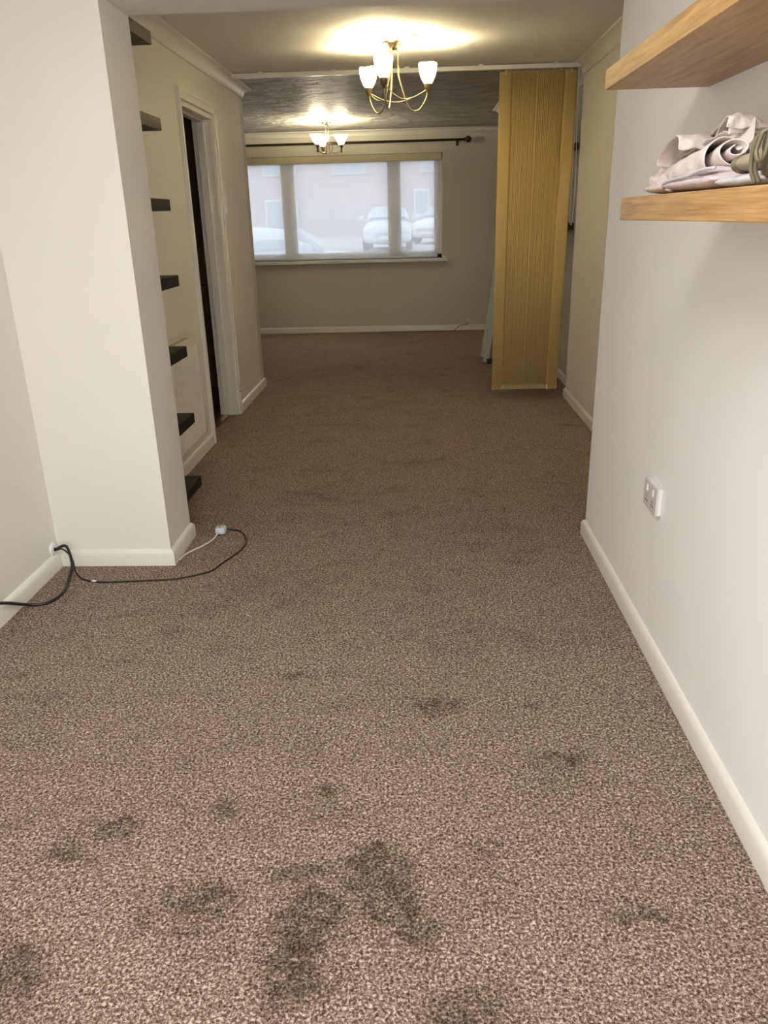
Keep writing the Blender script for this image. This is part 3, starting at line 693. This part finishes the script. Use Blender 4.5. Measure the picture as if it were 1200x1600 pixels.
bm = B(); tube(bm, [(.505, 1.725, 1.381), (.498, 1.70, 1.391), (.499, 1.64, 1.396), (.499, 1.56, 1.398), (.500, 1.50, 1.404), (.503, 1.44, 1.405)], .0032, 8)
child('piped_seam', bm, M_whitecl, fg, smooth=True)
bm = B(); pillow(bm, 1.945, 1.72, .520, .70, 1.3712, 1.400, 9, (.75, .9)); tag(obj('folded_sheet', bm, M_cloth, None, smooth=True, sub=1), 'flat pale pink folded sheet at the left end of the lower oak shelf', 'cloth')
bm = B(); pillow(bm, 1.422, 1.22, .497, .60, 1.3712, 1.391, 7, (.9, 1.0)); tag(obj('white_cloth', bm, M_whitecl, None, smooth=True, sub=1), 'small white cloth showing below the grey sleeve on the lower shelf', 'cloth')
# sleeve: a squashed tube open at its cuff
slv = thing('sleeve_garment', 'grey brown garment sleeve with open cuff between the cloth and bag', 'clothing', (.6, 1.4, 1.39))
def oval_tube(bm, pts, rads, n=24, seed=0):
    pts = smooth_pts(pts, 6); rings = []; m_ = len(pts) - 1
    for i, p in enumerate(pts):
        t = i / m_; k = t * (len(rads) - 1); a = int(min(k, len(rads) - 2)); f = k - a
        rx = rads[a][0] * (1 - f) + rads[a + 1][0] * f; rz = rads[a][1] * (1 - f) + rads[a + 1][1] * f
        T = (pts[min(i + 1, m_)] - pts[max(i - 1, 0)]).normalized(); S = T.cross(Vector((0, 0, 1))).normalized(); V = S.cross(T)
        rings.append([p + S * cos(2 * pi * j / n) * rx * (1 + .06 * wr(t * 2, j * .6, seed)) + V * sin(2 * pi * j / n) * rz * (1 + .06 * wr(t * 2, j * .5, seed + 1)) for j in range(n)])
    grid_mesh(bm, rings, True)
bm = B(); oval_tube(bm, [(.515, 1.405, 1.404), (.54, 1.365, 1.413), (.59, 1.33, 1.432), (.64, 1.28, 1.440)], [(.026, .010), (.026, .016), (.035, .024), (.045, .026)], seed=2)
child('sleeve', bm, M_sleeve, slv, smooth=True, solid=.003, sub=1)
bm = B(); oval_tube(bm, [(.512, 1.412, 1.4035), (.518, 1.403, 1.4045)], [(.0275, .0115), (.0275, .0120)], seed=2)
child('cuff', bm, M_oliveed, slv, smooth=True, solid=.004, sub=1)
# olive bag at the right edge of the photo
bg_ = thing('olive_bag', 'olive green leather bag with straps and piping at the shelf right', 'bag', (.58, 1.22, 1.371))
def lumpy_box(a, b, bev, amp, seed, sub=2):
    bm = B(); box(bm, a, b)
    bmesh.ops.subdivide_edges(bm, edges=bm.edges[:], cuts=5, use_grid_fill=True)
    c_ = (Vector(a) + Vector(b)) / 2; hsz = (Vector(b) - Vector(a)) / 2
    for v_ in bm.verts:
        d = v_.co - c_; q = Vector([d[i] / hsz[i] for i in range(3)]); r = (abs(q.x) ** 5 + abs(q.y) ** 5 + abs(q.z) ** 5) ** .2
        k = 1 / max(r, .2) * max(abs(q.x), abs(q.y), abs(q.z))
        v_.co = c_ + d * k + Vector((amp * wr(d.y * 14, d.z * 40, seed), 0, amp * wr(d.x * 20, d.y * 30, seed)))
        v_.co.z = max(v_.co.z, a[2])
    return bm
child('body', lumpy_box((.491, 1.10, 1.3712), (.655, 1.350, 1.440), .01, .003, 1), M_olive, bg_, smooth=True, sub=1)
child('flap', lumpy_box((.486, 1.12, 1.405), (.66, 1.338, 1.449), .01, .003, 4), M_olive, bg_, smooth=True, sub=1)
bm = B(); tube(bm, [(.496, 1.328, 1.374), (.489, 1.332, 1.395), (.488, 1.326, 1.425), (.50, 1.316, 1.443), (.56, 1.318, 1.446)], .0035, 8)
tube(bm, [(.497, 1.316, 1.374), (.490, 1.318, 1.392), (.487, 1.312, 1.412)], .003, 8); child('piping', bm, M_oliveed, bg_, smooth=True)
bm = B(); tube(bm, [(.489, 1.306, 1.440), (.484, 1.308, 1.415), (.484, 1.295, 1.402), (.484, 1.278, 1.408), (.487, 1.274, 1.438)], .0032, 8); child('buckle_loop', bm, M_oliveed, bg_, smooth=True)
bm = B(); tube(bm, [(.60, 1.34, 1.38), (.58, 1.345, 1.42), (.57, 1.32, 1.452), (.57, 1.24, 1.458), (.58, 1.15, 1.452)], .006, 8); child('strap', bm, M_oliveed, bg_, smooth=True)

bg_.location.y -= .082; slv.location.y -= .066
# ------------------------------------------------------------------ chandeliers
def chandelier(name, label, cen, zc, r, ph, order, kind):
    t = thing(name, label, 'chandelier', (cen[0], cen[1], zc))
    metal = M_brass if kind == 1 else M_bronze
    # canopy
    pr = [(0, 0), (.062, 0), (.064, -.006), (.050, -.016), (.030, -.030), (.022, -.042), (0, -.044)] if kind == 1 else [(0, 0), (.050, 0), (.052, -.006), (.030, -.018), (.018, -.034), (0, -.036)]
    bm = B(); lathe(bm, [(max(a, .0005), b) for a, b in pr], n=32); obj('canopy', bm, metal, t, smooth=True)
    if kind == 2:
        for k in range(3):
            a = ph + k * 2 * pi / 3 + .5; bm = B(); bmesh.ops.create_uvsphere(bm, u_segments=10, v_segments=8, radius=.010, matrix=Matrix.Translation((.058 * cos(a), .058 * sin(a), -.012))); tube(bm, [(.03 * cos(a), .03 * sin(a), -.015), (.058 * cos(a), .058 * sin(a), -.012)], .004, 6, 1)
            obj('canopy_knob', bm, metal, t, smooth=True)
    zb = BASEZ[kind] - zc          # cup rim height relative to the ceiling
    tips = []
    for k in range(3):
        a = ph + k * 2 * pi / 3; ca, sa = cos(a), sin(a); X_, Y_ = r * ca, r * sa; tips.append((X_, Y_))
        low = zb - (.143 if kind == 1 else .075)
        bm = B()
        if kind == 1:
            tube(bm, [(.028 * ca, .028 * sa, -.035), (.030 * ca, .030 * sa, -.13), (.034 * ca, .034 * sa, zb + .03), (.060 * ca, .060 * sa, zb - .055), (.100 * ca, .100 * sa, low + .012), (.148 * ca, .148 * sa, low + .004), (.194 * ca, .194 * sa, zb - .085), (X_, Y_, zb - .022)], .0048, 10)
        else:
            tube(bm, [(.018 * ca, .018 * sa, -.03), (.018 * ca, .018 * sa, zb + .02), (.030 * ca, .030 * sa, zb - .05), (.065 * ca, .065 * sa, low), (.115 * ca, .115 * sa, low + .008), (X_ * .97, Y_ * .97, zb - .045)], .0040, 8)
            tube(bm, [(.012 * ca, .012 * sa, zb + .02), (.045 * ca, .045 * sa, zb + .01), (.055 * ca, .055 * sa, zb - .04), (.020 * ca, .020 * sa, low - .01)], .0028, 6)
        arm = obj('arm', bm, metal, t, smooth=True)
        bm = B()
        cpz = [(.001, -.052), (.006, -.050), (.009, -.040), (.017, -.030), (.023, -.002), (.023, .0), (.001, .002)] if kind == 1 else [(.001, -.075), (.008, -.070), (.011, -.058), (.006, -.050), (.012, -.035), (.010, -.028), (.020, -.012), (.023, .0), (.001, .002)]
        lathe(bm, cpz, (X_, Y_, zb), 20); obj('cup', bm, M_cup if kind == 1 else M_bronze, arm, smooth=True)
        bm = B()
        if kind == 1: # tulip glass with a softly squared rim
            prof = [(.022, .001), (.031, .014), (.042, .036), (.050, .062), (.054, .090), (.0555, .112)]
            n = 40; rings = []
            for q, (rr, z) in enumerate(prof):
                f_ = q / (len(prof) - 1); ring = []
                for i in range(n):
                    b = 2 * pi * i / n; sq = 1 + .045 * f_ * cos(4 * b + 1.0); ring.append(Vector((X_ + rr * sq * cos(b) * .94, Y_ + rr * sq * sin(b) * .94, zb + (z - .003 * f_ ** 3 * cos(4 * b + 1.0)) * .95)))
                rings.append(ring)
            grid_mesh(bm, rings, True)
        else:
            prof = [(.022, .001), (.034, .018), (.050, .050), (.064, .080), (.074, .092)]
            lathe(bm, prof, (X_, Y_, zb), 32)
        sh = obj('lamp_shade', bm, M_shade, t, smooth=True)
        bm = B(); bmesh.ops.create_uvsphere(bm, u_segments=16, v_segments=12, radius=(.015 if kind == 1 else .020), matrix=Matrix.Translation((X_, Y_, zb + (.030 if kind == 1 else .038))) @ Matrix.Diagonal((1, 1, 1.3, 1)))
        obj('bulb', bm, M_bulb, t, smooth=True)
        ld_ = bpy.data.lights.new('lamp_light', 'POINT'); ld_.energy = LAMP_W * (1 if kind == 1 else 1.1); ld_.color = LAMP_COL if kind == 1 else (1, .88, .62); ld_.shadow_soft_size = .018
        lo = bpy.data.objects.new('lamp_light', ld_); C.objects.link(lo); lo.parent = t; lo.location = (X_, Y_, zb + (.088 if kind == 1 else .090))
    if kind == 1:
        for k in range(3):   # thin swags linking neighbouring cups
            p, q = Vector((*tips[k], 0)), Vector((*tips[(k + 1) % 3], 0)); bm = B()
            def at(f, z): 
                v_ = p.lerp(q, f); v_ = v_ * (1 - .25 * sin(pi * f)); return (v_.x, v_.y, z)
            tube(bm, [at(.02, zb - .028), at(.08, zb - .045), at(.25, zb - .075), at(.5, zb - .088), at(.75, zb - .075), at(.92, zb - .045), at(.98, zb - .028)], .0026, 8)
            obj('swag', bm, M_brass, t, smooth=True)
    return t
BASEZ = {1: 2.0675, 2: 2.061}
ROSE = [(.001, -.004), (.045, -.004), (.060, -.014), (.085, -.012), (.100, -.018), (.150, -.016), (.172, -.020), (.186, -.012), (.192, 0)]
bm = B(); lathe(bm, [(a * .94, b) for a, b in ROSE], (-.122, 5.075, H), 64); tag(obj('ceiling_rose', bm, M_ceil, None, smooth=True), 'round white plaster ceiling rose above the nearer brass chandelier', 'ceiling rose')
H2 = 2.29
bm = B(); lathe(bm, [(a * 1.05, b * .8) for a, b in ROSE], (-.918, 8.90, H2), 64); tag(obj('ceiling_rose', bm, M_ceil, None, smooth=True), 'round white ceiling rose above the farther bronze chandelier', 'ceiling rose')
chandelier('chandelier', 'brass three-arm chandelier with tulip glass shades, nearer of two', (-.1215, 5.085), H - .010, .2092, 2.3807, None, 1)
chandelier('chandelier', 'dark bronze three-arm chandelier in front of the window', (-.9185, 8.898), H2 - .008, .150, 4.093, None, 2)

# ------------------------------------------------------------------ cables and plates
cpl = thing('cable_plate', 'round white cable outlet on the left wall above the skirting', 'cable outlet', (XL, 2.872, .092))
bm = B(); lathe(bm, [(.001, .010), (.020, .010), (.026, .006), (.028, 0)], n=28); bmesh.ops.rotate(bm, verts=bm.verts[:], matrix=Matrix.Rotation(pi / 2, 3, 'Y')); obj('plate', bm, M_upvc, cpl, smooth=True)
bm = B(); lathe(bm, [(.001, .0125), (.008, .012), (.009, .009)], n=16); bmesh.ops.rotate(bm, verts=bm.verts[:], matrix=Matrix.Rotation(pi / 2, 3, 'Y')); obj('hole', bm, M_dark, cpl)
Z = .006
bm = B(); tube(bm, [(XL + .013, 2.870, .092), (XL + .05, 2.880, .105), (-1.435, 2.855, .090), (-1.405, 2.80, .050), (-1.402, 2.74, .012), (-1.385, 2.65, Z), (-1.400, 2.575, Z), (-1.435, 2.55, Z), (-1.463, 2.535, .013), (-1.482, 2.500, .034), (-1.487, 2.42, .080), (-1.484, 2.30, .13), (-1.47, 2.1, .16), (-1.44, 1.9, .12)], .0062, 8, 10)
tag(obj('cable', bm, M_blackcord, None, smooth=True), 'thick black cable looping from the wall plate out of the left edge', 'cable')
tc_ = thing('cable', 'thin black cable trailing across the carpet in a long loop', 'cable', (-1.1, 2.75, 0))
bm = B(); tube(bm, [(XL + .013, 2.866, .089), (-1.465, 2.868, .094), (-1.425, 2.850, .060), (-1.400, 2.810, .020), (-1.36, 2.775, .004), (-1.31, 2.752, .004), (-1.255, 2.742, .004), (-1.16, 2.750, .004), (-1.07, 2.757, .004), (-.985, 2.768, .004), (-.91, 2.800, .004), (-.848, 2.845, .004), (-.825, 2.91, .004), (-.79, 3.00, .004), (-.768, 3.075, .004), (-.768, 3.15, .004), (-.795, 3.23, .004), (-.835, 3.275, .006), (-.885, 3.28, .012)], .0034, 8, 8)
child('cord', bm, M_blackcord, tc_, smooth=True)
bm = B(); tube(bm, [(-1.312, 2.753, .005), (-1.292, 2.748, .005)], .0045, 8, 2); child('white_tag', bm, M_upvc, tc_, smooth=True)
wc = thing('plug_lead', 'white mains plug and short cream lead lying on the carpet', 'plug', (-.9, 3.26, 0))
bm = B(); tube(bm, [(-.915, 3.225, .012), (-.925, 3.17, .005), (-.955, 3.10, .004), (-.985, 3.05, .004), (-1.005, 3.01, .004), (-1.012, 2.955, .005)], .0036, 8, 8); child('lead', bm, M_whitecord, wc, smooth=True)
pb = child('plug_body', lumpy_box((-.930, 3.228, .002), (-.882, 3.282, .034), .005, .0, 1), M_plug, wc, smooth=True, sub=1)
for x, y in ((-.918, 3.262), (-.896, 3.262), (-.907, 3.244)):
    child('pin', bxo(((x - .003, y - .002, .030), (x + .003, y + .002, .048)), bev=.0006), M_brass, pb)
fo = thing('cable_outlet', 'small round white outlet low on the far wall', 'cable outlet', (.64, YF, .108))
bm = B(); lathe(bm, [(.001, .024), (.018, .022), (.026, .012), (.030, 0)], n=24); bmesh.ops.rotate(bm, verts=bm.verts[:], matrix=Matrix.Rotation(pi / 2, 3, 'X')); obj('cover', bm, M_socket, fo, smooth=True)
bm = B(); tube(bm, [(.64, YF - .020, .085), (.638, YF - .022, .072), (.58, YF - .024, .066), (.54, YF - .022, .055), (.50, YF - .022, .025), (.475, YF - .024, .006)], .004, 6)
tag(obj('cable', bm, M_dark, None, smooth=True), 'short dark cable stub over the far skirting below the outlet', 'cable')
